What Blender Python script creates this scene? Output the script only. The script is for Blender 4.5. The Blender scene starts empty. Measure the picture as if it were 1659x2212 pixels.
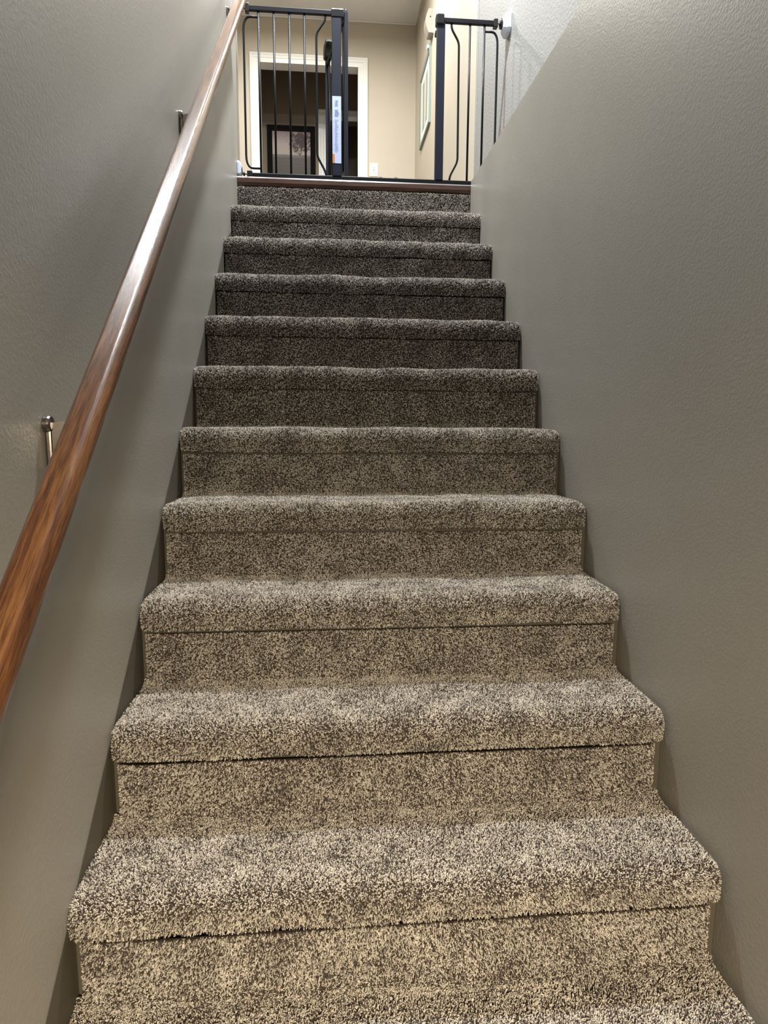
import bpy, bmesh, math, random
from mathutils import Vector, Matrix, noise
PI = math.pi
random.seed(4)
S = bpy.context.scene
COL = S.collection

# ------------------------------------------------------------------ camera
cd = bpy.data.cameras.new('camera')
cam = bpy.data.objects.new('camera', cd); COL.objects.link(cam)
cd.sensor_fit = 'HORIZONTAL'; cd.sensor_width = 36.0
cd.lens = 36.0 * 1366.67 / 1659.0
cd.clip_start = 0.02
yaw, pit, rol = 0.08605, -0.13856, 0.00576
fw = Vector((math.sin(yaw)*math.cos(pit), math.cos(yaw)*math.cos(pit), math.sin(pit)))
rt = Vector((math.cos(yaw), -math.sin(yaw), 0)); up = rt.cross(fw)
r2 = math.cos(rol)*rt + math.sin(rol)*up; u2 = -math.sin(rol)*rt + math.cos(rol)*up
cam.matrix_world = Matrix(((r2.x, u2.x, -fw.x, -0.12732), (r2.y, u2.y, -fw.y, -3.07340),
                           (r2.z, u2.z, -fw.z, -1.10632), (0, 0, 0, 1)))
S.camera = cam

# ------------------------------------------------------------------ world, lights, exposure
w = bpy.data.worlds.new('world'); S.world = w; w.use_nodes = True
w.node_tree.nodes['Background'].inputs[0].default_value = (0.75, 0.72, 0.68, 1)
w.node_tree.nodes['Background'].inputs[1].default_value = 0.02

def area(name, loc, size, power, color, target, spread=180):
    l = bpy.data.lights.new(name, 'AREA'); l.shape = 'DISK'; l.size = size
    l.energy = power; l.color = color; l.spread = math.radians(spread)
    o = bpy.data.objects.new(name, l); COL.objects.link(o); o.location = loc
    o.rotation_euler = (Vector(target) - Vector(loc)).to_track_quat('-Z', 'Y').to_euler()
    return o
area('hall_lamp_light', (-0.58, 2.12, 2.46), 0.14, 36, (1.0, 0.96, 0.88), (-0.58, 2.12, 0))
area('hall_second_lamp_light', (0.20, 1.75, 2.46), 0.10, 34, (1.0, 0.97, 0.92), (0.2, 1.75, 0))
area('stair_lamp_light', (0.02, -0.50, 2.44), 0.14, 178, (0.92, 0.96, 1.0), (0.02, -0.50, 0))
area('basement_lamp_light', (0.15, -4.10, -0.90), 0.35, 24, (1.0, 0.82, 0.58), (0.0, -2.75, -2.3), 100)
S.view_settings.view_transform = 'Standard'
S.view_settings.look = 'None'
S.view_settings.gamma = 1.0
S.view_settings.exposure = 0.15
S.view_settings.use_curve_mapping = False

# ------------------------------------------------------------------ materials
def mat(name, color, rough=0.6, metal=0.0, spec=0.5, coat=0.0):
    m = bpy.data.materials.new(name); m.use_nodes = True
    b = m.node_tree.nodes['Principled BSDF']
    b.inputs['Base Color'].default_value = (*color, 1)
    b.inputs['Roughness'].default_value = rough
    b.inputs['Metallic'].default_value = metal
    b.inputs['Specular IOR Level'].default_value = spec
    b.inputs['Coat Weight'].default_value = coat
    return m, m.node_tree, b
def nd(t, typ, **kw):
    n = t.nodes.new(typ)
    for k, v in kw.items(): setattr(n, k, v)
    return n
def ramp(t, stops):
    r = nd(t, 'ShaderNodeValToRGB'); e = r.color_ramp.elements
    while len(e) < len(stops): e.new(0.5)
    for i, (p, c) in enumerate(stops): e[i].position = p; e[i].color = (*c, 1)
    return r
def obj_coord(t, scale=(1, 1, 1), rot=(0, 0, 0)):
    tc = nd(t, 'ShaderNodeTexCoord'); mp = nd(t, 'ShaderNodeMapping')
    mp.inputs['Scale'].default_value = scale; mp.inputs['Rotation'].default_value = rot
    t.links.new(tc.outputs['Object'], mp.inputs['Vector']); return mp.outputs['Vector']

def wall_paint(name, color, rough, bump=0.25, mottled=True, spec=0.5, scale=120):
    m, t, b = mat(name, color, rough, spec=spec)
    v = obj_coord(t)
    n1 = nd(t, 'ShaderNodeTexNoise'); n1.inputs['Scale'].default_value = scale
    n1.inputs['Detail'].default_value = 3; n1.inputs['Distortion'].default_value = 0.3
    n2 = nd(t, 'ShaderNodeTexNoise'); n2.inputs['Scale'].default_value = 1.6; n2.inputs['Detail'].default_value = 4
    n3 = nd(t, 'ShaderNodeTexNoise'); n3.inputs['Scale'].default_value = 7; n3.inputs['Detail'].default_value = 2
    for n in (n1, n2, n3): t.links.new(v, n.inputs['Vector'])
    r1 = ramp(t, [(0.40, (0, 0, 0)), (0.66, (1, 1, 1))]); t.links.new(n1.outputs['Fac'], r1.inputs[0])
    ml = nd(t, 'ShaderNodeMath', operation='MULTIPLY'); t.links.new(r1.outputs[0], ml.inputs[0])
    mr = nd(t, 'ShaderNodeMapRange'); mr.inputs['To Min'].default_value = 0.45; mr.inputs['To Max'].default_value = 1.1
    t.links.new(n3.outputs['Fac'], mr.inputs['Value']); t.links.new(mr.outputs[0], ml.inputs[1])
    bp = nd(t, 'ShaderNodeBump'); bp.inputs['Strength'].default_value = bump; bp.inputs['Distance'].default_value = 0.0025
    t.links.new(ml.outputs[0], bp.inputs['Height']); t.links.new(bp.outputs[0], b.inputs['Normal'])
    if mottled:
        c = color
        r = ramp(t, [(0.3, tuple(x*0.94 for x in c)), (0.7, tuple(min(1, x*1.06) for x in c))])
        t.links.new(n2.outputs['Fac'], r.inputs[0]); t.links.new(r.outputs[0], b.inputs['Base Color'])
    return m

M = {}
M['greige'] = wall_paint('greige_eggshell_paint', (0.340, 0.320, 0.280), 0.38, 0.10, scale=170)
M['upper_grey'] = wall_paint('pale_grey_paint', (0.255, 0.254, 0.242), 0.6, 0.3, scale=85)
M['cream'] = wall_paint('cream_paint', (0.48, 0.43, 0.345), 0.6, 0.06, scale=200)
M['ceiling'] = wall_paint('ceiling_paint', (0.78, 0.79, 0.77), 0.8, 0.08)
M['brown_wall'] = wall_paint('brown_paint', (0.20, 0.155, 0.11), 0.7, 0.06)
M['white_trim'] = mat('white_gloss_trim', (0.80, 0.80, 0.77), 0.35)[0]
M['corner_trim'] = mat('corner_trim_white', (0.72, 0.72, 0.68), 0.5)[0]
M['gate'] = mat('black_powder_coat', (0.004, 0.005, 0.007), 0.45, spec=0.2)[0]
M['gate_post'] = mat('blue_black_powder_coat', (0.006, 0.009, 0.022), 0.5, spec=0.25)[0]
M['gate_plastic'] = mat('black_plastic', (0.008, 0.008, 0.009), 0.3)[0]
M['steel'] = mat('zinc_steel', (0.55, 0.55, 0.55), 0.3, metal=1)[0]
M['chrome'] = mat('brushed_nickel', (0.33, 0.30, 0.28), 0.20, metal=1)[0]
M['pad'] = mat('cool_lit_white_plastic', (0.62, 0.68, 0.82), 0.4)[0]  # white plastic; the cool light's blue cast is put into the colour
M['label'] = mat('pale_blue_sticker', (0.50, 0.58, 0.85), 0.5)[0]
M['label_ink'] = mat('grey_sticker_print', (0.27, 0.34, 0.52), 0.6)[0]
M['orange'] = mat('orange_warning_print', (0.62, 0.22, 0.04), 0.5)[0]
M['almond'] = mat('ivory_plastic', (0.78, 0.74, 0.60), 0.35)[0]
M['almond_dark'] = mat('ivory_switch_toggle', (0.55, 0.51, 0.40), 0.4)[0]
M['chime'] = mat('beige_chime_plastic', (0.31, 0.285, 0.245), 0.5)[0]
M['dark'] = mat('dark_slot', (0.02, 0.015, 0.012), 0.6)[0]
M['mint_frame'] = mat('pale_green_grey_frame', (0.20, 0.25, 0.22), 0.45)[0]
M['mat_board'] = mat('off_white_mat_board', (0.80, 0.82, 0.76), 0.8)[0]
M['black_frame'] = mat('black_picture_frame', (0.006, 0.005, 0.005), 0.8, spec=0.1)[0]
M['lamp_glass'] = mat('opal_lamp_glass', (0.85, 0.85, 0.82), 0.3)[0]
M['ribbon'] = mat('white_hanging_ribbon', (0.70, 0.74, 0.68), 0.7)[0]
M['riser_wood'] = mat('painted_riser_board', (0.10, 0.088, 0.065), 0.6)[0]

# oak handrail: grain runs along the rail's own local Z
def oak():
    m, t, b = mat('varnished_oak', (0.3, 0.12, 0.04), 0.26, coat=0.6)
    b.inputs['Coat Roughness'].default_value = 0.16
    v = obj_coord(t, (1, 1, 0.07))
    n1 = nd(t, 'ShaderNodeTexNoise'); n1.inputs['Scale'].default_value = 75; n1.inputs['Detail'].default_value = 6
    n1.inputs['Distortion'].default_value = 0.6; n1.inputs['Roughness'].default_value = 0.65
    v2 = obj_coord(t, (1, 1, 0.05))
    n2 = nd(t, 'ShaderNodeTexNoise'); n2.inputs['Scale'].default_value = 620; n2.inputs['Detail'].default_value = 2
    t.links.new(v, n1.inputs['Vector']); t.links.new(v2, n2.inputs['Vector'])
    r1 = ramp(t, [(0.30, (0.060, 0.020, 0.007)), (0.46, (0.135, 0.050, 0.015)), (0.56, (0.21, 0.088, 0.028)), (0.75, (0.30, 0.14, 0.05))])
    r2_ = ramp(t, [(0.36, (0.42, 0.36, 0.32)), (0.52, (1, 1, 1))])
    t.links.new(n1.outputs['Fac'], r1.inputs[0]); t.links.new(n2.outputs['Fac'], r2_.inputs[0])
    mx = nd(t, 'ShaderNodeMix', data_type='RGBA', blend_type='MULTIPLY'); mx.inputs[0].default_value = 0.7
    t.links.new(r1.outputs[0], mx.inputs[6]); t.links.new(r2_.outputs[0], mx.inputs[7])
    t.links.new(mx.outputs[2], b.inputs['Base Color'])
    bp = nd(t, 'ShaderNodeBump'); bp.inputs['Strength'].default_value = 0.25; bp.inputs['Distance'].default_value = 0.001
    t.links.new(n2.outputs['Fac'], bp.inputs['Height']); t.links.new(bp.outputs[0], b.inputs['Normal'])
    t.links.new(bp.outputs[0], b.inputs['Coat Normal'])
    return m
M['oak'] = oak()
def dark_wood():
    m, t, b = mat('dark_stained_wood', (0.06, 0.03, 0.02), 0.32, coat=0.3)
    v = obj_coord(t, (0.06, 1, 1))
    n = nd(t, 'ShaderNodeTexNoise'); n.inputs['Scale'].default_value = 90; n.inputs['Detail'].default_value = 5
    t.links.new(v, n.inputs['Vector'])
    r = ramp(t, [(0.3, (0.035, 0.017, 0.012)), (0.7, (0.10, 0.048, 0.032))])
    t.links.new(n.outputs['Fac'], r.inputs[0]); t.links.new(r.outputs[0], b.inputs['Base Color'])
    return m
M['dark_wood'] = dark_wood()
def floor_wood():
    m, t, b = mat('brown_plank_flooring', (0.12, 0.06, 0.035), 0.35)
    v = obj_coord(t)
    br = nd(t, 'ShaderNodeTexBrick'); br.inputs['Scale'].default_value = 1
    br.inputs['Brick Width'].default_value = 0.9; br.inputs['Row Height'].default_value = 0.09
    br.inputs['Mortar Size'].default_value = 0.0015
    br.inputs['Color1'].default_value = (0.20, 0.155, 0.125, 1); br.inputs['Color2'].default_value = (0.15, 0.115, 0.09, 1)
    br.inputs['Mortar'].default_value = (0.02, 0.01, 0.008, 1)
    t.links.new(v, br.inputs['Vector']); t.links.new(br.outputs['Color'], b.inputs['Base Color'])
    return m
M['floor_wood'] = floor_wood()

def carpet_mat():
    m, t, b = mat('two_tone_frieze_yarn', (0.4, 0.35, 0.28), 0.9, spec=0.25)
    a = nd(t, 'ShaderNodeAttribute'); a.attribute_type = 'INSTANCER'; a.attribute_name = 'tone'
    r = ramp(t, [(0.0, (0.035, 0.024, 0.017)), (0.22, (0.060, 0.043, 0.030)), (0.33, (0.19, 0.16, 0.13)), (0.49, (0.50, 0.455, 0.395)), (1.0, (0.84, 0.80, 0.73))])
    t.links.new(a.outputs['Fac'], r.inputs[0]); t.links.new(r.outputs[0], b.inputs['Base Color'])
    b.inputs['Sheen Weight'].default_value = 0.35; b.inputs['Sheen Roughness'].default_value = 0.5
    return m
M['yarn'] = carpet_mat()
M['backing'] = mat('carpet_backing', (0.050, 0.038, 0.028), 0.95, spec=0.1)[0]

# ------------------------------------------------------------------ helpers
def link(name, bm, m, parent=None, smooth=False):
    me = bpy.data.meshes.new(name); bm.normal_update(); bm.to_mesh(me); bm.free()
    for x in (m if isinstance(m, (list, tuple)) else [m]): me.materials.append(x)
    if smooth:
        for p in me.polygons: p.use_smooth = True
    o = bpy.data.objects.new(name, me); COL.objects.link(o)
    if parent: o.parent = parent
    return o
def tag(o, label=None, cat=None, group=None, kind=None):
    if label: o['label'] = label
    if cat: o['category'] = cat
    if group: o['group'] = group
    if kind: o['kind'] = kind
    return o
def thing(name, label, cat, loc=(0, 0, 0), group=None):
    o = bpy.data.objects.new(name, None); COL.objects.link(o); o.location = loc
    o.empty_display_size = 0.05
    return tag(o, label, cat, group)
def inv(parent, p):   # world -> parent's local (parents are unrotated)
    return Vector(p) - parent.location if parent else Vector(p)
def box(bm, lo, hi, bev=0.0, mi=0, seg=2):
    lo = Vector(lo); hi = Vector(hi)
    r = bmesh.ops.create_cube(bm, size=1.0); vs = r['verts']
    for v in vs: v.co = Vector([lo[i] + (v.co[i] + .5) * (hi[i] - lo[i]) for i in range(3)])
    es = list({e for v in vs for e in v.link_edges}); fs = list({f for v in vs for f in v.link_faces})
    for f in fs: f.material_index = mi
    if bev: bmesh.ops.bevel(bm, geom=es, offset=bev, segments=seg, affect='EDGES', profile=0.5)
def obox(name, lo, hi, m, parent=None, bev=0.0):
    bm = bmesh.new(); off = parent.location if parent else Vector((0, 0, 0))
    box(bm, Vector(lo) - off, Vector(hi) - off, bev); return link(name, bm, m, parent)
def tube(bm, pts, r, n=10, caps=True):
    pts = [Vector(p) for p in pts]; rings = []
    up0 = None
    for i, p in enumerate(pts):
        if i == 0: d = pts[1] - p
        elif i == len(pts) - 1: d = p - pts[i-1]
        else: d = (pts[i+1] - p).normalized() + (p - pts[i-1]).normalized()
        d.normalize()
        if up0 is None: up0 = Vector((0, 1, 0)) if abs(d.y) < 0.9 else Vector((1, 0, 0))
        a = up0 - d * up0.dot(d); a.normalize(); b = d.cross(a); up0 = a
        rr = r[i] if isinstance(r, (list, tuple)) else r
        rings.append([bm.verts.new(p + rr * (math.cos(2*PI*k/n) * a + math.sin(2*PI*k/n) * b)) for k in range(n)])
    for i in range(len(rings)-1):
        for k in range(n): bm.faces.new((rings[i][k], rings[i][(k+1) % n], rings[i+1][(k+1) % n], rings[i+1][k]))
    if caps: bm.faces.new(rings[0][::-1]); bm.faces.new(rings[-1])
def otube(name, pts, r, m, parent=None, n=10):
    bm = bmesh.new(); off = parent.location if parent else Vector((0, 0, 0))
    tube(bm, [Vector(p) - off for p in pts], r, n); bmesh.ops.recalc_face_normals(bm, faces=bm.faces)
    return link(name, bm, m, parent, smooth=True)
def smooth_path(pts, rad=0.03, seg=6):
    out = [Vector(pts[0])]
    for i in range(1, len(pts)-1):
        p0, p1, p2 = Vector(pts[i-1]), Vector(pts[i]), Vector(pts[i+1])
        a = p1 + (p0-p1).normalized() * min(rad, (p0-p1).length*0.48); b = p1 + (p2-p1).normalized() * min(rad, (p2-p1).length*0.48)
        for k in range(seg+1):
            t = k/seg; out.append(a*(1-t)**2 + p1*2*t*(1-t) + b*t*t)
    out.append(Vector(pts[-1])); return out
def prism(bm, prof, axis_lo, axis_hi, f):
    """prof: 2-D points; f(u, v, w) -> 3-D"""
    A = [bm.verts.new(f(u, v, axis_lo)) for u, v in prof]; B = [bm.verts.new(f(u, v, axis_hi)) for u, v in prof]
    n = len(prof)
    for i in range(n): bm.faces.new((A[i], A[(i+1) % n], B[(i+1) % n], B[i]))
    bm.faces.new(A[::-1]); bm.faces.new(B)
    bmesh.ops.recalc_face_normals(bm, faces=bm.faces)
def struct(o): o['kind'] = 'structure'; return o

# ------------------------------------------------------------------ stair geometry constants (metres)
RISE, RUN = 0.18626, 0.21337
NS = 12
def Yk(k): return -k*RUN
def Zk(k): return -k*RISE
XL = lambda y: -0.5365 + 0.0062*min(0, y)       # face of the left wall
XR = lambda y: 0.5345 - 0.0120*min(0, y)        # face of the low right wall
Y0 = -3.15
ZB = -2.43
TOP = 2.585

def slab(name, pts_xy, z0, z1, m, bev=0):
    bm = bmesh.new()
    A = [bm.verts.new((x, y, z0)) for x, y in pts_xy]; B = [bm.verts.new((x, y, z1)) for x, y in pts_xy]
    n = len(A)
    for i in range(n): bm.faces.new((A[i], A[(i+1) % n], B[(i+1) % n], B[i]))
    bm.faces.new(A[::-1]); bm.faces.new(B)
    bmesh.ops.recalc_face_normals(bm, faces=bm.faces)
    if bev: bmesh.ops.bevel(bm, geom=[e for e in bm.edges if min(v.co.z for v in e.verts) > z1-1e-4], offset=bev, segments=2, affect='EDGES')
    return struct(link(name, bm, m))
# left wall runs full height and ends just past the gate
slab('wall_left', [(XL(Y0), Y0), (XL(0), 0), (XL(0), 0.135), (-0.66, 0.135), (-0.66, Y0)], ZB, TOP, M['greige'])
# right wall of the stairwell stops at upper floor level, the paler wall stands back behind its ledge
slab('wall_right', [(XR(Y0), Y0), (XR(0), 0.0), (0.705, 0.0), (0.705, Y0)], ZB, 0.012, M['greige'], bev=0.003)
slab('wall_right.001', [(0.705, Y0), (0.705, 0.70), (0.83, 0.70), (0.83, Y0)], -0.02, TOP, M['upper_grey'])
slab('wall_right.002', [(0.705, 0.70), (0.705, 3.352), (0.83, 3.352), (0.83, 0.70)], -0.02, TOP, M['cream'])
# floors
slab('floor', [(-2.6, 0.135), (-0.66, 0.135), (-0.5365, 0.135), (-0.5365, 0.02), (0.5345, 0.02), (0.5345, 0.0), (0.705, 0.0), (0.705, 4.22), (-2.6, 4.22)][0:9], -0.20, -0.001, M['floor_wood'])
slab('floor.001', [(-1.9, -6.2), (1.9, -6.2), (1.9, -2.55), (-1.9, -2.55)], ZB-0.1, ZB, M['backing'])
# ceilings
slab('ceiling', [(-2.7, Y0), (0.83, Y0), (0.83, 4.3), (-2.7, 4.3)], TOP, TOP+0.08, M['ceiling'])
slab('ceiling.001', [(-1.9, -6.2), (1.9, -6.2), (1.9, Y0), (-1.9, Y0)], -0.22, -0.14, M['ceiling'])
# stairwell end above the basement doorway, basement room behind the camera
slab('wall_front', [(-0.66, Y0-0.1), (0.83, Y0-0.1), (0.83, Y0), (-0.66, Y0)], -0.22, TOP, M['greige'])
slab('wall_basement_left', [(-2.0, -6.2), (-1.9, -6.2), (-1.9, Y0-0.1), (-2.0, Y0-0.1)], ZB, -0.14, M['greige'])
slab('wall_basement_right', [(1.9, -6.2), (2.0, -6.2), (2.0, Y0-0.1), (1.9, Y0-0.1)], ZB, -0.14, M['greige'])
slab('wall_basement_back', [(-2.0, -6.3), (2.0, -6.3), (2.0, -6.2), (-2.0, -6.2)], ZB, -0.14, M['greige'])
slab('wall_basement_front', [(-2.0, Y0-0.1), (-0.66, Y0-0.1), (-0.66, Y0), (-2.0, Y0)], ZB, -0.14, M['greige'])
slab('wall_basement_front.001', [(0.83, Y0-0.1), (2.0, Y0-0.1), (2.0, Y0), (0.83, Y0)], ZB, -0.14, M['greige'])
slab('wall_basement_front.002', [(0.60, Y0), (0.83, Y0), (0.83, Y0-0.1), (0.60, Y0-0.1)], ZB, -0.22, M['greige'])
# upstairs hall
slab('wall_hall_left', [(-2.7, 0.035), (-2.6, 0.035), (-2.6, 4.22), (-2.7, 4.22)], -0.02, TOP, M['cream'])
slab('wall_hall_front', [(-2.6, 0.035), (-0.66, 0.035), (-0.66, 0.135), (-2.6, 0.135)], -0.02, TOP, M['cream'])
FY = 3.352
# far wall with a door opening
bm = bmesh.new()
box(bm, (-2.6, FY, -0.001), (-0.755, FY+0.12, TOP)); box(bm, (0.165, FY, -0.001), (0.83, FY+0.12, TOP)); box(bm, (-0.755, FY, 2.192), (0.165, FY+0.12, TOP))
struct(link('wall_far', bm, M['cream']))
# room beyond the doorway
BY = 4.20
bm = bmesh.new()
box(bm, (-2.6, BY, 0), (-0.13, BY+0.1, TOP-.03)); box(bm, (0.55, BY, 0), (0.83, BY+0.1, TOP-.03)); box(bm, (-0.13, BY, 2.085), (0.55, BY+0.1, TOP-.03))
struct(link('wall_back_room', bm, M['brown_wall']))
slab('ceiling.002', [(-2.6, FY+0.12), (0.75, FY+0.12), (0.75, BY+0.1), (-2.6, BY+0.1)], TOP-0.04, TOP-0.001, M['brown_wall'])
slab('wall_back_room_right', [(0.75, FY+0.12), (0.83, FY+0.12), (0.83, BY+0.1), (0.75, BY+0.1)], 0, TOP, M['brown_wall'])
slab('wall_back_closet', [(-0.3, 5.0), (0.83, 5.0), (0.83, 5.08), (-0.3, 5.08)], 0, TOP, M['brown_wall'])
slab('wall_back_closet.001', [(-0.38, BY+.1), (-0.3, BY+.1), (-0.3, 5.08), (-0.38, 5.08)], 0, TOP, M['brown_wall'])
slab('wall_back_closet.002', [(0.75, BY+.1), (0.83, BY+.1), (0.83, 5.0), (0.75, 5.0)], 0, TOP, M['brown_wall'])
slab('ceiling.003', [(-0.38, BY+.1), (0.83, BY+.1), (0.83, 5.08), (-0.38, 5.08)], TOP, TOP+.08, M['brown_wall'])
slab('floor.002', [(-0.38, 4.22), (0.83, 4.22), (0.83, 5.08), (-0.38, 5.08)], -.2, -.001, M['floor_wood'])

# stepped door casing, mitred at the corners: profile across the width, swept round the opening
def casing(name, x0, x1, ztop, y, wd, m, th=0.018):
    prof = [(0, 0), (0, th*.55), (wd*.10, th*.62), (wd*.13, th*.45), (wd*.45, th*.55), (wd*.50, th*.80), (wd*.72, th*.85), (wd*.78, th*1.05), (wd*.97, th*1.05), (wd, th*.9), (wd, 0)]
    bm = bmesh.new(); path = []
    for u, d in prof:
        path.append([(x0-u, y-d, 0), (x0-u, y-d, ztop+u), (x1+u, y-d, ztop+u), (x1+u, y-d, 0)])
    V = [[bm.verts.new(p) for p in row] for row in path]
    for i in range(len(V)-1):
        for k in range(3): bm.faces.new((V[i][k], V[i+1][k], V[i+1][k+1], V[i][k+1]))
    for k in (0, 3): bm.faces.new([V[i][k] for i in range(len(V))])
    bmesh.ops.recalc_face_normals(bm, faces=bm.faces)
    return struct(link(name, bm, m))
casing('trim_1', -0.760, 0.170, 2.187, FY, 0.080, M['white_trim'])
casing('trim_2', -0.125, 0.545, 2.090, BY, 0.100, M['white_trim'])
# white jamb lining of the hall doorway
bm = bmesh.new()
box(bm, (-0.766, FY-0.004, 0), (-0.750, FY+0.124, 2.205)); box(bm, (0.160, FY-0.004, 0), (0.176, FY+0.124, 2.205)); box(bm, (-0.7495, FY-0.004, 2.190), (0.1595, FY+0.124, 2.205))
struct(link('door_1', bm, M['white_trim']))
# slim corner trims at the ceiling, batten on the cream wall, corner bead
bm = bmesh.new(); box(bm, (-2.6, FY-0.012, TOP-0.014), (0.693, FY-0.0005, TOP-0.0005), 0.003); struct(link('trim_3', bm, M['corner_trim']))
bm = bmesh.new(); box(bm, (0.692, 0.70, TOP-0.014), (0.7045, FY-0.0005, TOP-0.0005), 0.003); struct(link('trim_4', bm, M['corner_trim']))
bm = bmesh.new(); box(bm, (0.700, 2.012, 0), (0.7045, 2.030, TOP-0.015), 0.001); struct(link('trim_5', bm, M['cream']))
bm = bmesh.new(); box(bm, (0.7015, 0.685, 0), (0.7048, 0.715, TOP-0.015), 0.001); struct(link('trim_6', bm, M['upper_grey']))

# ------------------------------------------------------------------ carpeted staircase
stair = thing('staircase', 'straight staircase covered in speckled beige and brown carpet between grey walls', 'staircase', (0, Yk(NS), ZB))
SO = stair.location
# solid timber core under the carpet
pts = [(0.30, -0.05), (0.034, -0.05)]
for k in range(1, NS+1):
    pts += [(Yk(k-1)+0.034, Zk(k)-0.022), (Yk(k)+0.034, Zk(k)-0.022)]
pts += [(Yk(NS)+0.034, ZB), (0.30, ZB)]
bm = bmesh.new()
A = [bm.verts.new(Vector((XL(y)+0.001, y, z)) - SO) for y, z in pts]; B = [bm.verts.new(Vector((XR(y)-0.001, y, z)) - SO) for y, z in pts]
for i in range(len(pts)): j = (i+1) % len(pts); bm.faces.new((A[i], A[j], B[j], B[i]))
bm.faces.new(A[::-1]); bm.faces.new(B)
bmesh.ops.triangulate(bm, faces=[f for f in bm.faces if len(f.verts) > 4]); bmesh.ops.recalc_face_normals(bm, faces=bm.faces)
tag(link('stair_core', bm, M['riser_wood'], stair), 'painted timber visible in the slim gaps beside the carpet')

# geometry-node pile: short crooked yarn tufts standing on every face of a carpet piece
def pile_group():
    g = bpy.data.node_groups.new('carpet_pile', 'GeometryNodeTree')
    g.interface.new_socket('Geometry', in_out='INPUT', socket_type='NodeSocketGeometry')
    g.interface.new_socket('Density', in_out='INPUT', socket_type='NodeSocketFloat')
    g.interface.new_socket('Geometry', in_out='OUTPUT', socket_type='NodeSocketGeometry')
    N = lambda t, **k: nd(g, t, **k); L = g.links.new
    gi = N('NodeGroupInput'); go = N('NodeGroupOutput')
    dist = N('GeometryNodeDistributePointsOnFaces'); dist.distribute_method = 'RANDOM'
    L(gi.outputs['Geometry'], dist.inputs['Mesh'])
    at = N('GeometryNodeInputNamedAttribute', data_type='FLOAT'); at.inputs['Name'].default_value = 'pile'
    mu = N('ShaderNodeMath', operation='MULTIPLY'); L(gi.outputs['Density'], mu.inputs[0]); L(at.outputs[0], mu.inputs[1])
    L(mu.outputs[0], dist.inputs['Density'])
    crv = N('GeometryNodeCurveQuadraticBezier'); crv.inputs['Resolution'].default_value = 3
    crv.inputs['Start'].default_value = (0, 0, -0.0012); crv.inputs['Middle'].default_value = (0.0002, 0, 0.0026); crv.inputs['End'].default_value = (0.0014, 0, 0.0040)
    cir = N('GeometryNodeCurvePrimitiveCircle'); cir.inputs['Resolution'].default_value = 5; cir.inputs['Radius'].default_value = 0.00078
    c2m = N('GeometryNodeCurveToMesh'); c2m.inputs['Fill Caps'].default_value = True
    L(crv.outputs[0], c2m.inputs['Curve']); L(cir.outputs[0], c2m.inputs['Profile Curve'])
    sm = N('GeometryNodeSetMaterial'); sm.inputs['Material'].default_value = M['yarn']; L(c2m.outputs[0], sm.inputs['Geometry'])
    inst = N('GeometryNodeInstanceOnPoints'); L(dist.outputs['Points'], inst.inputs['Points']); L(sm.outputs[0], inst.inputs['Instance'])
    rv = N('FunctionNodeRandomValue', data_type='FLOAT_VECTOR'); rv.inputs['Min'].default_value = (-0.45, -0.45, -3.14); rv.inputs['Max'].default_value = (0.45, 0.45, 3.14)
    rr = N('FunctionNodeRotateRotation', rotation_space='LOCAL'); L(dist.outputs['Rotation'], rr.inputs[0]); L(rv.outputs['Value'], rr.inputs[1])
    L(rr.outputs[0], inst.inputs['Rotation'])
    rs = N('FunctionNodeRandomValue', data_type='FLOAT_VECTOR'); rs.inputs['Min'].default_value = (0.8, 0.8, 0.7); rs.inputs['Max'].default_value = (1.25, 1.25, 1.25); rs.inputs['Seed'].default_value = 3
    L(rs.outputs['Value'], inst.inputs['Scale'])
    # tone = random + small + large noise of the position
    pos = N('GeometryNodeInputPosition')
    n1 = N('ShaderNodeTexNoise'); n1.inputs['Scale'].default_value = 260; n1.inputs['Detail'].default_value = 1
    n2 = N('ShaderNodeTexNoise'); n2.inputs['Scale'].default_value = 16; n2.inputs['Detail'].default_value = 3
    L(pos.outputs[0], n1.inputs['Vector']); L(pos.outputs[0], n2.inputs['Vector'])
    rt_ = N('FunctionNodeRandomValue', data_type='FLOAT'); rt_.inputs[2].default_value = -0.38; rt_.inputs[3].default_value = 0.42; rt_.inputs['Seed'].default_value = 9
    s1 = N('ShaderNodeMath', operation='MULTIPLY_ADD'); L(n1.outputs['Fac'], s1.inputs[0]); s1.inputs[1].default_value = 1.1; s1.inputs[2].default_value = -0.45
    s2 = N('ShaderNodeMath', operation='MULTIPLY_ADD'); L(n2.outputs['Fac'], s2.inputs[0]); s2.inputs[1].default_value = 0.75; L(s1.outputs[0], s2.inputs[2])
    s3 = N('ShaderNodeMath', operation='ADD'); L(s2.outputs[0], s3.inputs[0]); L(rt_.outputs[1], s3.inputs[1])
    s3.use_clamp = True
    st = N('GeometryNodeStoreNamedAttribute', data_type='FLOAT', domain='INSTANCE'); st.inputs['Name'].default_value = 'tone'
    L(inst.outputs[0], st.inputs['Geometry']); L(s3.outputs[0], st.inputs['Value'])
    L(st.outputs[0], go.inputs[0])
    return g
PG = pile_group()
PID = [s for s in PG.interface.items_tree if s.name == 'Density'][0].identifier

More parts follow.
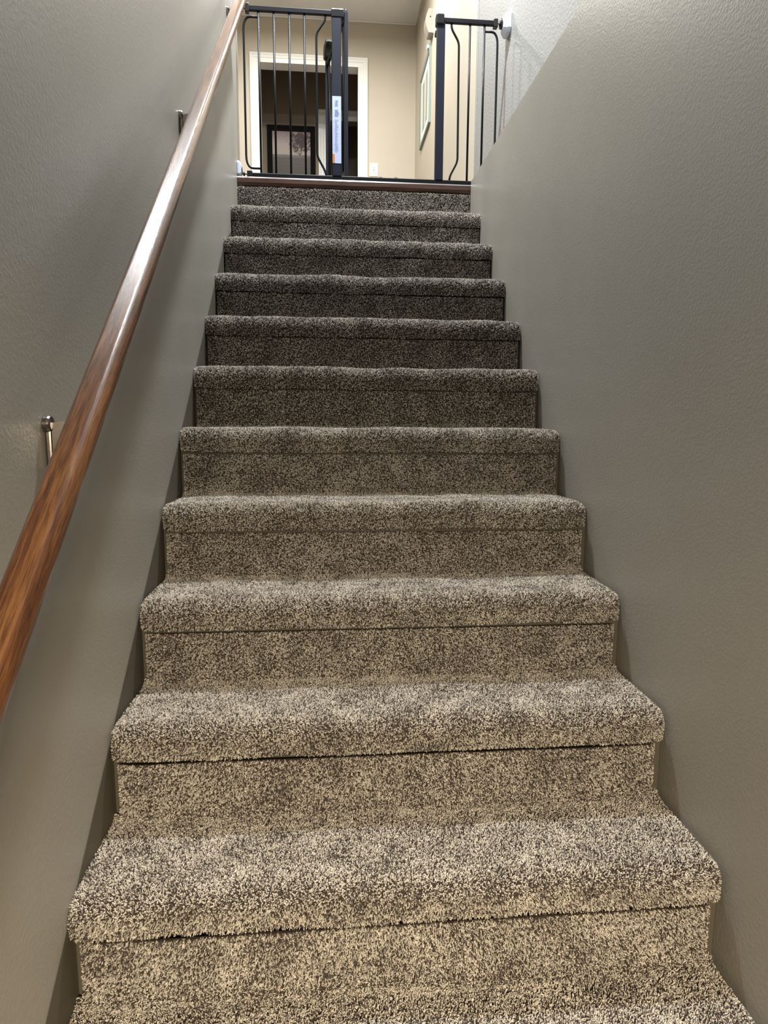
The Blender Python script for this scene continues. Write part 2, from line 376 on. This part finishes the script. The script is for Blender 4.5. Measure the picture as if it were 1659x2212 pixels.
def carpet(name, rows, xl, xr, nx, thick, density, seed, edge=0.004):
    """rows: (y, z, ny, nz) down the step; extruded across x, gently uneven, with real thickness"""
    bm = bmesh.new(); lay = bm.faces.layers.float.new('pile') if False else None
    T = []; Bk = []
    for i in range(nx+1):
        f = i/nx; x = xl + (xr-xl)*f
        ct = []; cb = []
        for j, (y, z, ny, nz, wob) in enumerate(rows):
            wv = (noise.noise(Vector((x*7, seed*3.1, j*0.15))) * 0.0045 + noise.noise(Vector((x*22, seed*1.7, j*0.3))) * 0.0018) * wob
            e = min(i, nx-i)
            rd = (0.004, 0.0015, 0.0004)[e] if e < 3 else 0.0
            dz = noise.noise(Vector((x*5, seed*7.7, 3))) * 0.003 * (1 if j >= len(rows)-3 and wob > 1.2 else 0)
            p = Vector((x, y, z)) + Vector((0, ny, nz)) * (wv - rd) + Vector((0, 0, dz))
            ct.append(bm.verts.new(p - SO)); cb.append(bm.verts.new(p - Vector((0, ny, nz)) * thick - SO))
        T.append(ct); Bk.append(cb)
    pf = []
    for i in range(nx):
        for j in range(len(rows)-1):
            q = bm.faces.new((T[i][j], T[i][j+1], T[i+1][j+1], T[i+1][j]))
            if rows[j][3] > -0.5: pf.append(q)
            bm.faces.new((Bk[i][j], Bk[i+1][j], Bk[i+1][j+1], Bk[i][j+1]))
        bm.faces.new((T[i][0], T[i+1][0], Bk[i+1][0], Bk[i][0]))
        bm.faces.new((T[i][-1], Bk[i][-1], Bk[i+1][-1], T[i+1][-1]))
    for s in (0, nx):
        for j in range(len(rows)-1):
            pf.append(bm.faces.new((T[s][j], Bk[s][j], Bk[s][j+1], T[s][j+1])) if s == 0 else bm.faces.new((T[s][j], T[s][j+1], Bk[s][j+1], Bk[s][j])))
    bmesh.ops.recalc_face_normals(bm, faces=bm.faces)
    bm.faces.index_update(); ids = {f.index for f in pf}
    o = link(name, bm, M['backing'], stair)
    a = o.data.attributes.new('pile', 'FLOAT', 'FACE')
    a.data.foreach_set('value', [1.0 if i in ids else 0.0 for i in range(len(o.data.polygons))])
    pl = bpy.data.objects.new('carpet_pile', o.data.copy()); COL.objects.link(pl); pl.parent = o; pl['kind'] = 'stuff'
    md = pl.modifiers.new('pile', 'NODES'); md.node_group = PG; md[PID] = float(density)
    return o

PH = 0.0045      # pile height kept inside the measured outline
def tread_rows(k):
    """from the riser above, over the rounded nosing, down the front to the lip"""
    yb = Yk(k-1) + 0.020; z = Zk(k) - PH; yf = Yk(k) + PH
    R = 0.034; rows = []
    rows.append((yb, z + 0.010, -0.7, 0.7, 0.3)); rows.append((yb-0.010, z + 0.003, -0.3, 0.95, 0.5))
    for t in (0.02, 0.25, 0.5, 0.75, 1.0):
        y = yb - 0.02 + (yf + R - yb + 0.02) * t
        rows.append((y, z - 0.001*math.sin(PI*t), 0, 1, 1.0))
    for a in (18, 36, 54, 72, 90):
        a = math.radians(a); rows.append((yf + R - R*math.sin(a), z - R + R*math.cos(a), -math.sin(a), math.cos(a), 1.2))
    lip = 0.0655
    rows.append((yf + 0.001, z - 0.045, -1, 0, 1.0)); rows.append((yf + 0.003, z - lip + 0.004, -1, -0.1, 0.9))
    rows.append((yf + 0.0045, z - lip + 0.001, -0.5, -0.6, 0.7)); rows.append((yf + 0.010, z - lip + 0.002, -0.1, -0.95, 0.4))
    return rows
def riser_rows(k):
    """riser under step k down into the tread of step k+1"""
    yf = Yk(k) + PH + 0.004; z0 = (Zk(k) - (0.0762 if k > 5 else 0.0742)) if k else -0.047; z1 = Zk(k+1) - PH + 0.0015
    rows = [(yf, z0, -1, 0, 0.5)]
    for t in (0.2, 0.4, 0.6, 0.8): rows.append((yf + 0.001*t, z0 + (z1+0.014-z0)*t, -1, 0, 1.0))
    rows += [(yf - 0.001, z1+0.012, -0.95, 0.3, 0.7), (yf - 0.006, z1+0.004, -0.7, 0.7, 0.4), (yf - 0.013, z1, -0.3, 0.95, 0.3), (yf - 0.020, z1-0.001, -0.1, 1.0, 0.3)]
    return rows
for k in range(1, NS+1):
    dn = 130000 if k <= 5 else 210000
    wl, wr = {8: (-0.540, 0.5425), 9: (-0.5415, 0.547)}.get(k, (-0.5385, 0.5385) if k < 8 else (-0.547, 0.548))
    if k <= 1: wl, wr = -0.5345, 0.5365
    carpet('tread_carpet', tread_rows(k), wl+PH*.6, wr-PH*.6, 54, 0.005, dn, k)
for k in range(0, NS+1):
    dn = 130000 if k <= 5 else 210000
    hw = 0.532 if k else 0.5345
    if k == NS: continue
    carpet('riser_carpet', riser_rows(k), -hw+PH*.4, hw-PH*.4, 54, 0.004, dn, k+40)
# dark wooden nosing of the upper floor
bm = bmesh.new()
prof = [(0.10, -0.0005), (0.020, 0.0), (0.0125, -0.002), (0.0090, -0.008), (0.0085, -0.026), (0.0110, -0.037), (0.018, -0.043), (0.10, -0.043)]
A = [bm.verts.new(Vector((-0.5358, y, z)) - SO) for y, z in prof]; B = [bm.verts.new(Vector((0.5338, y, z)) - SO) for y, z in prof]
for i in range(len(prof)): j = (i+1) % len(prof); bm.faces.new((A[i], A[j], B[j], B[i]))
bm.faces.new(A[::-1]); bm.faces.new(B); bmesh.ops.recalc_face_normals(bm, faces=bm.faces)
tag(link('top_nosing', bm, M['dark_wood'], stair), 'dark brown wooden nosing at the top of the carpeted steps')

# ------------------------------------------------------------------ handrail
RZ = lambda y: 0.7898 + 0.860*y
RX = lambda y: -0.470 - 0.0104*y
ra, rb_ = -3.05, -0.12
rail = thing('handrail', 'long varnished oak handrail sloping up the left wall on metal brackets', 'handrail', (RX(ra), ra, RZ(ra)))
d = Vector((RX(rb_)-RX(ra), rb_-ra, RZ(rb_)-RZ(ra))); Ln = d.length
RR = 0.0215
bm = bmesh.new(); n = 28; rings = []
secs = [(0, 0.80), (0.002, 0.93), (0.006, 1.0)] + [(0.006+(Ln-0.012)*i/8, 1.0) for i in range(1, 8)] + [(Ln-0.006, 1.0), (Ln-0.002, 0.93), (Ln, 0.80)]
for s, sc in secs:
    ring = []
    for i in range(n):
        a = 2*PI*i/n; x = math.cos(a)*RR; y = math.sin(a)*RR
        if y < -RR*0.80: y = -RR*0.80           # mopstick profile: flat underside
        if y < -RR*0.55 and abs(x) > RR*0.6: x *= 0.97
        ring.append(bm.verts.new((x*sc, y*sc, s)))
    rings.append(ring)
for i in range(len(rings)-1):
    for k in range(n): bm.faces.new((rings[i][k], rings[i][(k+1) % n], rings[i+1][(k+1) % n], rings[i+1][k]))
bm.faces.new(rings[0][::-1]); bm.faces.new(rings[-1]); bmesh.ops.recalc_face_normals(bm, faces=bm.faces)
ro = link('rail', bm, M['oak'], rail, smooth=True)
zx = d.normalized(); xx = Vector((0, 0, 1)).cross(zx); xx.normalize(); yy = zx.cross(xx)
if xx.x < 0: xx = -xx; yy = zx.cross(xx)
ro.matrix_local = Matrix((xx, yy, zx)).transposed().to_4x4()
for by, bz in ((-2.082, -1.110), (-1.108, -0.248), (-0.168, 0.575)):
    xw = XL(by); cx = RX(by)
    bo = rail.location
    g = bmesh.new()
    # wall rose: a thick disc lying on the wall
    rs = [(0.0, 0.0130), (0.006, 0.0130), (0.009, 0.0115), (0.010, 0.008), (0.010, 0.0)]
    prev = None
    for x, r in rs:
        ring = [g.verts.new(Vector((xw + x + 0.0004, by + max(r, 1e-4)*math.cos(2*PI*i/24), bz + max(r, 1e-4)*math.sin(2*PI*i/24))) - bo) for i in range(24)]
        if prev:
            for i in range(24): g.faces.new((prev[i], prev[(i+1) % 24], ring[(i+1) % 24], ring[i]))
        else: g.faces.new(ring[::-1])
        prev = ring
    g.faces.new(prev); bmesh.ops.recalc_face_normals(g, faces=g.faces)
    br = link('bracket', g, M['chrome'], rail, smooth=False)
    tag(br, 'shiny metal wall bracket under the oak rail')
    # curved arm plate, a tall strap that runs out from the rose and under the rail
    g = bmesh.new(); hz = RZ(by) - RR*0.8*1.2 - bz
    D_ = cx - xw
    prof = [(0.006, 0.002), (D_*.4, 0.006), (D_-.028, 0.012), (D_-.022, 0.035), (D_-.018, hz), (D_-.006, hz), (D_-.009, 0.040), (D_-.018, 0.006), (D_*.55, -0.030), (0.022, -0.060), (0.006, -0.066)]
    prism(g, prof, by-0.003, by+0.003, lambda u, v, w_: Vector((xw+u, w_, bz+v)) - bo)
    box(g, Vector((xw+0.0004, by-0.006, bz-0.070)) - bo, Vector((xw+0.010, by+0.006, bz-0.006)) - bo, 0.003)
    am = link('arm', g, M['chrome'], br)
    g = bmesh.new(); zc = RZ(by) - RR*0.8*1.22
    box(g, (cx-0.016, -0.030, -0.0035), (cx+0.016, 0.030, -0.0005), 0.001)
    for v in g.verts:
        yv = v.co.y; v.co = Vector((v.co.x, by + yv, zc + yv*0.865 + v.co.z)) - bo
    link('saddle', g, M['chrome'], br)

# ------------------------------------------------------------------ safety gate
GY = 0.045
gate = thing('safety_gate', 'black metal walk-through safety gate standing open at the top of stairs', 'gate', (0, GY, 0))
def gx(p): return (p[0], GY, p[1])
def bar(pts, r=0.0050, m='gate', name='bar', rad=0.02): return otube(name, smooth_path([gx(p) for p in pts], rad) if len(pts) > 2 else [gx(p) for p in pts], r, M[m], gate, 10)
# fixed panel on the left
obox('top_rail', (-0.478, GY-0.008, 0.699), (-0.100, GY+0.008, 0.719), M['gate'], gate, 0.002)
obox('top_rail', (0.395, GY-0.008, 0.697), (0.640, GY+0.008, 0.717), M['gate'], gate, 0.002)
obox('threshold_rail', (-0.482, GY-0.012, 0.004), (0.655, GY+0.012, 0.024), M['gate'], gate, 0.003)
for x in (0.116, 0.188): obox('threshold_stud', (x-0.008, GY-0.006, 0.022), (x+0.008, GY+0.006, 0.029), M['gate_plastic'], gate, 0.002)
obox('threshold_cap', (-0.494, GY-0.014, 0.002), (-0.470, GY+0.014, 0.032), M['gate_plastic'], gate, 0.003)
for x in (-0.431, -0.363, -0.295, -0.228): bar([(x, 0.022), (x, 0.701)])
bar([(-0.134, 0.022), (-0.139, 0.045), (-0.176, 0.110), (-0.175, 0.625), (-0.136, 0.678), (-0.134, 0.701)], name='curved_bar')
bar([(-0.431, 0.046), (-0.497, 0.046), (-0.496, 0.676), (-0.431, 0.676)], name='end_bar', rad=0.055)
# fixed panel on the right
bar([(0.440, 0.022), (0.442, 0.045), (0.477, 0.110), (0.473, 0.620), (0.438, 0.675), (0.437, 0.700)], name='curved_bar')
for x in (0.523, 0.590): bar([(x, 0.022), (x, 0.700)])
bar([(0.590, 0.046), (0.652, 0.046), (0.652, 0.672), (0.590, 0.672)], name='end_bar', rad=0.055)
# posts
p1 = obox('gate_post', (-0.106, GY-0.014, 0.022), (-0.064, GY+0.014, 0.700), M['gate_post'], gate, 0.002)
tag(p1, 'blue black hinge post carrying a long sticker')
p2 = obox('gate_post', (0.370, GY-0.014, 0.022), (0.407, GY+0.014, 0.690), M['gate_post'], gate, 0.002)
obox('post_cap', (-0.108, GY-0.016, 0.688), (-0.052, GY+0.016, 0.722), M['gate_plastic'], gate, 0.003)
lt = obox('latch', (0.364, GY-0.020, 0.682), (0.402, GY+0.018, 0.728), M['gate_plastic'], gate, 0.006)
obox('latch_catch', (0.368, GY-0.018, 0.664), (0.398, GY+0.010, 0.684), M['gate_plastic'], lt, 0.003)
for z in (0.716, 0.694):
    otube('rivet', [(0.392, GY-0.0225, z), (0.392, GY-0.019, z)], 0.0022, M['steel'], lt, 8)
# end caps, spindles and knobs that press on the walls
for sx, x0, x1 in ((-1, -0.488, -0.470), (1, 0.630, 0.650)):
    obox('end_cap', (x0, GY-0.013, 0.690 - (0 if sx < 0 else 0.002)), (x1, GY+0.013, 0.726 - (0 if sx < 0 else 0.002)), M['gate_plastic'], gate, 0.003)
    a, b = (-0.486, -0.520) if sx < 0 else (0.648, 0.672)
    otube('spindle', [(a, GY, 0.708), (b, GY, 0.708)], 0.0028, M['gate_plastic'], gate, 10)
    k0 = -0.509 if sx < 0 else 0.658; k1 = -0.519 if sx < 0 else 0.668
    otube('tension_knob', [(k0, GY, 0.708), (k0+(k1-k0)*.3, GY, 0.708), (k0+(k1-k0)*.31, GY, 0.708), (k1, GY, 0.708)], [0.011, 0.011, 0.021, 0.021], M['gate_plastic'], gate, 20)
otube('tension_knob', [(-0.512, GY, 0.020), (-0.505, GY, 0.020)], 0.009, M['gate_plastic'], gate, 16)
otube('spindle', [(-0.519, GY, 0.020), (-0.480, GY, 0.020)], 0.0028, M['gate_plastic'], gate, 10)
# sticker on the hinge post
g = bmesh.new(); o_ = gate.location
box(g, Vector((-0.1055, GY-0.0150, 0.076)) - o_, Vector((-0.0655, GY-0.0141, 0.361)) - o_)
lb = tag(link('warning_label', g, M['label'], p1), 'pale blue printed sticker with small orange warning block')
lb.matrix_parent_inverse = p1.matrix_world.inverted() if False else Matrix.Identity(4)
g = bmesh.new(); rnd = random.Random(3)
def ink(x0, x1, z0, z1): box(g, Vector((x0, GY-0.0154, z0)) - o_, Vector((x1, GY-0.0149, z1)) - o_)
for (z0, z1, x0, x1, st) in ((0.318, 0.345, -0.095, -0.078, 0.0034), (0.275, 0.305, -0.097, -0.074, 0.0034), (0.125, 0.262, -0.097, -0.078, 0.0052)):
    z = z0
    while z < z1:
        a = x0 + rnd.random()*0.004; ink(a, x1 - rnd.random()*0.006, z, z + 0.0013); z += st
ink(-0.1005, -0.0995, 0.13, 0.26)
o2 = link('label_print', g, M['label_ink'], p1); tag(o2, 'small grey rows of print on the sticker', kind='stuff')
g = bmesh.new(); box(g, Vector((-0.1053, GY-0.0156, 0.078)) - o_, Vector((-0.0955, GY-0.0148, 0.116)) - o_)
tag(link('warning_block', g, M['orange'], p1), 'orange warning block')
# the swinging door, opened away from the stairs: drawn flat along its own x, then turned on the hinge
H0 = Vector((-0.0425, GY+0.008, 0)); Hd = (Vector((-0.128, 0.462, 0)) - H0); wdt = Hd.length; Hd.normalize(); Hn = Vector((-Hd.y, Hd.x, 0))
def door_part(name, fn, m, parent, smooth=False):
    g = bmesh.new(); fn(g)
    for v in g.verts: v.co = H0 + Hd*v.co.x + Hn*v.co.y + Vector((0, 0, v.co.z)) - o_
    bmesh.ops.recalc_face_normals(g, faces=g.faces); return link(name, g, m, parent, smooth)
gd = door_part('gate_door', lambda g: box(g, (-0.008, -0.008, 0.028), (0.008, 0.008, 0.722), 0.0015), M['gate_post'], gate)
tag(gd, 'narrow gate door swung open away from the stairs')
door_part('door_post', lambda g: box(g, (wdt-0.009, -0.008, 0.04), (wdt+0.009, 0.008, 0.742), 0.0015), M['gate_post'], gd)
door_part('door_rail', lambda g: box(g, (0.008, -0.007, 0.700), (wdt-0.008, 0.007, 0.720), 0.0015), M['gate'], gd)
door_part('door_rail', lambda g: box(g, (0.008, -0.007, 0.04), (wdt-0.008, 0.007, 0.058), 0.0015), M['gate'], gd)
for i in range(1, 7):
    x = wdt*i/7
    door_part('door_bar', lambda g: tube(g, [(x, 0, 0.055), (x, 0, 0.702)], 0.0042, 8), M['gate'], gd, True)
door_part('hinge_pin', lambda g: tube(g, [(0, 0, 0.718), (0, 0, 0.732)], 0.007, 10), M['gate_plastic'], gd, True)
def handle(g):
    pr = [(-0.035, 0.735), (0.020, 0.735), (0.026, 0.75), (0.024, 0.785), (0.010, 0.803), (-0.05, 0.806), (-0.085, 0.795), (-0.088, 0.78), (-0.05, 0.775), (-0.038, 0.76)]
    A = [g.verts.new((wdt + u*0.8, -0.016, z)) for u, z in pr]; B = [g.verts.new((wdt + u*0.8, 0.016, z)) for u, z in pr]
    for i in range(len(pr)): j = (i+1) % len(pr); g.faces.new((A[i], A[j], B[j], B[i]))
    g.faces.new(A[::-1]); g.faces.new(B)
    bmesh.ops.bevel(g, geom=list(g.edges), offset=0.004, segments=2, affect='EDGES')
door_part('door_handle', handle, M['gate_plastic'], gd, False)

# wall protector pads
def pad(name, x0, x1, cy, cz, h, label):
    """chamfered square cup between gate and wall; x0 on the wall, x1 towards the gate"""
    t = thing(name, label, 'gate wall pad', (x0, cy, cz), 'white gate wall pads')
    g = bmesh.new(); s = x1 - x0
    secs = [(0, h), (0.55, h), (1.0, h*0.62)]
    rings = []
    for u, hh in secs:
        c = hh*0.28
        rings.append([g.verts.new((s*u, a, b)) for a, b in ((-hh, -hh+c), (-hh+c, -hh), (hh-c, -hh), (hh, -hh+c), (hh, hh-c), (hh-c, hh), (-hh+c, hh), (-hh, hh-c))])
    for i in range(2):
        for k in range(8): g.faces.new((rings[i][k], rings[i][(k+1) % 8], rings[i+1][(k+1) % 8], rings[i+1][k]))
    g.faces.new(rings[0][::-1]); g.faces.new(rings[-1]); bmesh.ops.recalc_face_normals(g, faces=g.faces)
    bmesh.ops.bevel(g, geom=list(g.edges), offset=0.0015, segments=2, affect='EDGES')
    link('pad_shell', g, M['pad'], t)
    g = bmesh.new(); tube(g, [(s*0.98, 0, 0), (s*1.12, 0, 0)], h*0.42, 18); bmesh.ops.recalc_face_normals(g, faces=g.faces)
    link('pad_socket', g, M['gate_plastic'], t, True)
pad('wall_protector', 0.7045, 0.671, 0.045, 0.704, 0.042, 'white wall pad holding the right end of the gate top rail')
pad('wall_protector.001', -0.5360, -0.520, 0.050, 0.708, 0.034, 'white wall pad at the top left gate corner behind the handrail')
pad('wall_protector.002', -0.5360, -0.519, 0.050, 0.036, 0.034, 'white wall pad low on left wall beside the dark nosing')

# ------------------------------------------------------------------ hallway objects
# light switch
t = thing('light_switch', 'ivory toggle light switch plate right of the white door casing', 'light switch', (0.310, FY, 1.296))
g = bmesh.new(); box(g, (-0.040, -0.006, -0.060), (0.040, -0.0004, 0.060), 0.003); link('plate', g, M['almond'], t)
g = bmesh.new(); box(g, (-0.006, -0.0075, -0.013), (0.006, -0.005, 0.013), 0.001); link('toggle_slot', g, M['almond_dark'], t)
g = bmesh.new(); box(g, (-0.004, -0.017, -0.002), (0.004, -0.006, 0.008), 0.0015); link('toggle', g, M['almond'], t)
for z in (-0.042, 0.042):
    g = bmesh.new(); tube(g, [(0, -0.0058, z), (0, -0.0075, z)], 0.003, 10); link('screw', g, M['almond_dark'], t)
# door chime with bowed front
t = thing('door_chime', 'beige bow-fronted door chime box high on cream wall above picture', 'door chime', (0.7045, 2.300, 1.930))
prof = [(0, 0), (-0.040, 0)] + [(-0.040 - 0.024*math.sin(PI*i/10), 0.172*i/10) for i in range(1, 10)] + [(-0.040, 0.172), (0, 0.172)]
g = bmesh.new(); prism(g, prof, 0.0, 0.10, lambda u, v, w_: Vector((u, w_, v)))
link('chime_cover', g, M['chime'], t)
g = bmesh.new(); box(g, (-0.031, -0.0015, 0.108), (-0.022, 0.0005, 0.117)); link('slot', g, M['dark'], t)
g = bmesh.new(); box(g, (-0.0045, -0.002, -0.003), (-0.0002, 0.102, 0.175), 0.001); link('back_plate', g, M['almond_dark'], t)
# framed picture hung on the cream wall by a ribbon
t = thing('wall_picture', 'pale green-grey framed picture hanging by a ribbon on cream wall', 'picture', (0.7045, 2.395, 1.320))
def frame_ring(g, y0, y1, z0, z1, wd, x0, x1):
    o = [(y0, z0), (y1, z0), (y1, z1), (y0, z1)]; i_ = [(y0+wd, z0+wd), (y1-wd, z0+wd), (y1-wd, z1-wd), (y0+wd, z1-wd)]
    rows = [[g.verts.new((x0, *p)) for p in o], [g.verts.new((x1, *p)) for p in o], [g.verts.new((x1+ (x0-x1)*0.15, *p)) for p in i_], [g.verts.new((x0, *p)) for p in i_]]
    for r in range(4):
        a, b = rows[r], rows[(r+1) % 4]
        for k in range(4): g.faces.new((a[k], a[(k+1) % 4], b[(k+1) % 4], b[k]))
    bmesh.ops.recalc_face_normals(g, faces=g.faces)
PW, PHt = 0.545, 0.575
g = bmesh.new(); frame_ring(g, 0, PW, 0, PHt, 0.028, -0.0005, -0.017); link('frame', g, M['mint_frame'], t)
g = bmesh.new(); box(g, (-0.006, 0.024, 0.024), (-0.001, PW-0.024, PHt-0.024)); link('mat_board', g, M['mat_board'], t)
def print_mat(name, fn):
    m, tr, b = mat(name, (0.5, 0.5, 0.5), 0.7, spec=0.2); fn(tr, b); return m
def wavy(tr, b):
    v = obj_coord(tr)
    wv = nd(tr, 'ShaderNodeTexWave', bands_direction='Y'); wv.inputs['Scale'].default_value = 1.7; wv.inputs['Distortion'].default_value = 3.0; wv.inputs['Detail'].default_value = 1
    wv.inputs['Detail Scale'].default_value = 0.9
    tr.links.new(v, wv.inputs['Vector']); r = ramp(tr, [(0.25, (0.30, 0.32, 0.28)), (0.75, (0.62, 0.62, 0.54))]); tr.links.new(wv.outputs[0], r.inputs[0]); tr.links.new(r.outputs[0], b.inputs['Base Color'])
g = bmesh.new(); box(g, (-0.0075, 0.11, 0.10), (-0.0062, PW-0.11, PHt-0.10)); link('print', g, print_mat('soft_wave_print', wavy), t)
g = bmesh.new(); box(g, (-0.030, 0.035, PHt-0.006), (-0.003, 0.075, PHt+0.022), 0.003); link('hanger_clip', g, M['ribbon'], t)
g = bmesh.new()
box(g, (-0.012, 0.048, PHt+0.018), (-0.010, 0.066, PHt+0.125)); box(g, (-0.004, 0.030, PHt+0.018), (-0.002, 0.048, PHt+0.125))
box(g, (-0.014, 0.026, PHt+0.121), (-0.001, 0.070, PHt+0.129), 0.002)
link('hanging_ribbon', g, M['ribbon'], t)
# black framed landscape print in the dark room
t = thing('framed_print', 'black framed misty tree print on the dark wall beyond doorway', 'picture', (-0.765, BY, 1.28))
fwid, fh = 0.507, 0.732
g = bmesh.new()
def fr2(g, x0, x1, z0, z1, wd, y0, y1):
    o = [(x0, z0), (x1, z0), (x1, z1), (x0, z1)]; i_ = [(x0+wd, z0+wd), (x1-wd, z0+wd), (x1-wd, z1-wd), (x0+wd, z1-wd)]
    rows = [[g.verts.new((p[0], y0, p[1])) for p in o], [g.verts.new((p[0], y1, p[1])) for p in o], [g.verts.new((p[0], y1*0.8, p[1])) for p in i_], [g.verts.new((p[0], y0, p[1])) for p in i_]]
    for r in range(4):
        a, b = rows[r], rows[(r+1) % 4]
        for k in range(4): g.faces.new((a[k], a[(k+1) % 4], b[(k+1) % 4], b[k]))
    bmesh.ops.recalc_face_normals(g, faces=g.faces)
fr2(g, 0, fwid, 0, fh, 0.053, -0.0005, -0.025); link('frame', g, M['black_frame'], t)
def misty(tr, b):
    v = obj_coord(tr); sp = nd(tr, 'ShaderNodeSeparateXYZ'); tr.links.new(v, sp.inputs[0])
    mr = nd(tr, 'ShaderNodeMapRange'); mr.inputs['From Min'].default_value = 0.05; mr.inputs['From Max'].default_value = 0.68; tr.links.new(sp.outputs['Z'], mr.inputs['Value'])
    r = ramp(tr, [(0.0, (0.10, 0.09, 0.085)), (0.62, (0.22, 0.20, 0.19)), (0.64, (0.50, 0.43, 0.40)), (0.80, (0.52, 0.44, 0.42)), (1.0, (0.30, 0.24, 0.24))]); tr.links.new(mr.outputs[0], r.inputs[0])
    # water ripples below the shore line
    wv = nd(tr, 'ShaderNodeTexWave', bands_direction='Z'); wv.inputs['Scale'].default_value = 28; wv.inputs['Distortion'].default_value = 1.0; tr.links.new(v, wv.inputs['Vector'])
    lt_ = nd(tr, 'ShaderNodeMath', operation='LESS_THAN'); tr.links.new(sp.outputs['Z'], lt_.inputs[0]); lt_.inputs[1].default_value = 0.42
    am = nd(tr, 'ShaderNodeMath', operation='MULTIPLY'); tr.links.new(lt_.outputs[0], am.inputs[0]); am.inputs[1].default_value = 0.5
    m1 = nd(tr, 'ShaderNodeMix', data_type='RGBA', blend_type='MULTIPLY'); tr.links.new(am.outputs[0], m1.inputs[0]); tr.links.new(r.outputs[0], m1.inputs[6]); tr.links.new(wv.outputs[0], m1.inputs[7])
    # feathery foliage at upper right
    nz = nd(tr, 'ShaderNodeTexNoise'); nz.inputs['Scale'].default_value = 22; nz.inputs['Detail'].default_value = 6; nz.inputs['Distortion'].default_value = 1.5; tr.links.new(v, nz.inputs['Vector'])
    ds = nd(tr, 'ShaderNodeVectorMath', operation='DISTANCE'); tr.links.new(v, ds.inputs[0]); ds.inputs[1].default_value = (0.36, 0, 0.58)
    mr2 = nd(tr, 'ShaderNodeMapRange'); mr2.inputs['From Min'].default_value = 0.02; mr2.inputs['From Max'].default_value = 0.22; mr2.inputs['To Min'].default_value = 0.25; mr2.inputs['To Max'].default_value = -0.25; tr.links.new(ds.outputs['Value'], mr2.inputs['Value'])
    ad = nd(tr, 'ShaderNodeMath', operation='ADD'); tr.links.new(nz.outputs['Fac'], ad.inputs[0]); tr.links.new(mr2.outputs[0], ad.inputs[1])
    r3 = ramp(tr, [(0.46, (0, 0, 0)), (0.62, (1, 1, 1))]); tr.links.new(ad.outputs[0], r3.inputs[0])
    m2 = nd(tr, 'ShaderNodeMix', data_type='RGBA'); tr.links.new(r3.outputs[0], m2.inputs[0]); tr.links.new(m1.outputs[2], m2.inputs[6]); m2.inputs[7].default_value = (0.10, 0.075, 0.07, 1)
    tr.links.new(m2.outputs[2], b.inputs['Base Color'])
g = bmesh.new(); box(g, (0.050, -0.010, 0.050), (fwid-0.050, -0.0005, fh-0.050)); link('print', g, print_mat('misty_lake_print', misty), t)

# ceiling lamps (above the frame): shallow opal dishes over the light sources
def ceiling_lamp(loc, label, r=0.15):
    t = thing('ceiling_lamp', label, 'lamp', loc, 'opal ceiling lamps')
    g = bmesh.new(); tube(g, [(0, 0, 0), (0, 0, -0.02)], r, 32); bmesh.ops.recalc_face_normals(g, faces=g.faces); link('base', g, M['white_trim'], t)
    g = bmesh.new(); tube(g, [(0, 0, -0.02), (0, 0, -0.04), (0, 0, -0.06), (0, 0, -0.075)], [r*.95, r*.9, r*.7, r*.35], 32); bmesh.ops.recalc_face_normals(g, faces=g.faces); link('shade', g, M['lamp_glass'], t, True)
ceiling_lamp((-0.58, 2.12, TOP), 'round opal ceiling lamp in the upper hall')
ceiling_lamp((0.02, -0.95, TOP), 'round opal ceiling lamp over the stairs')
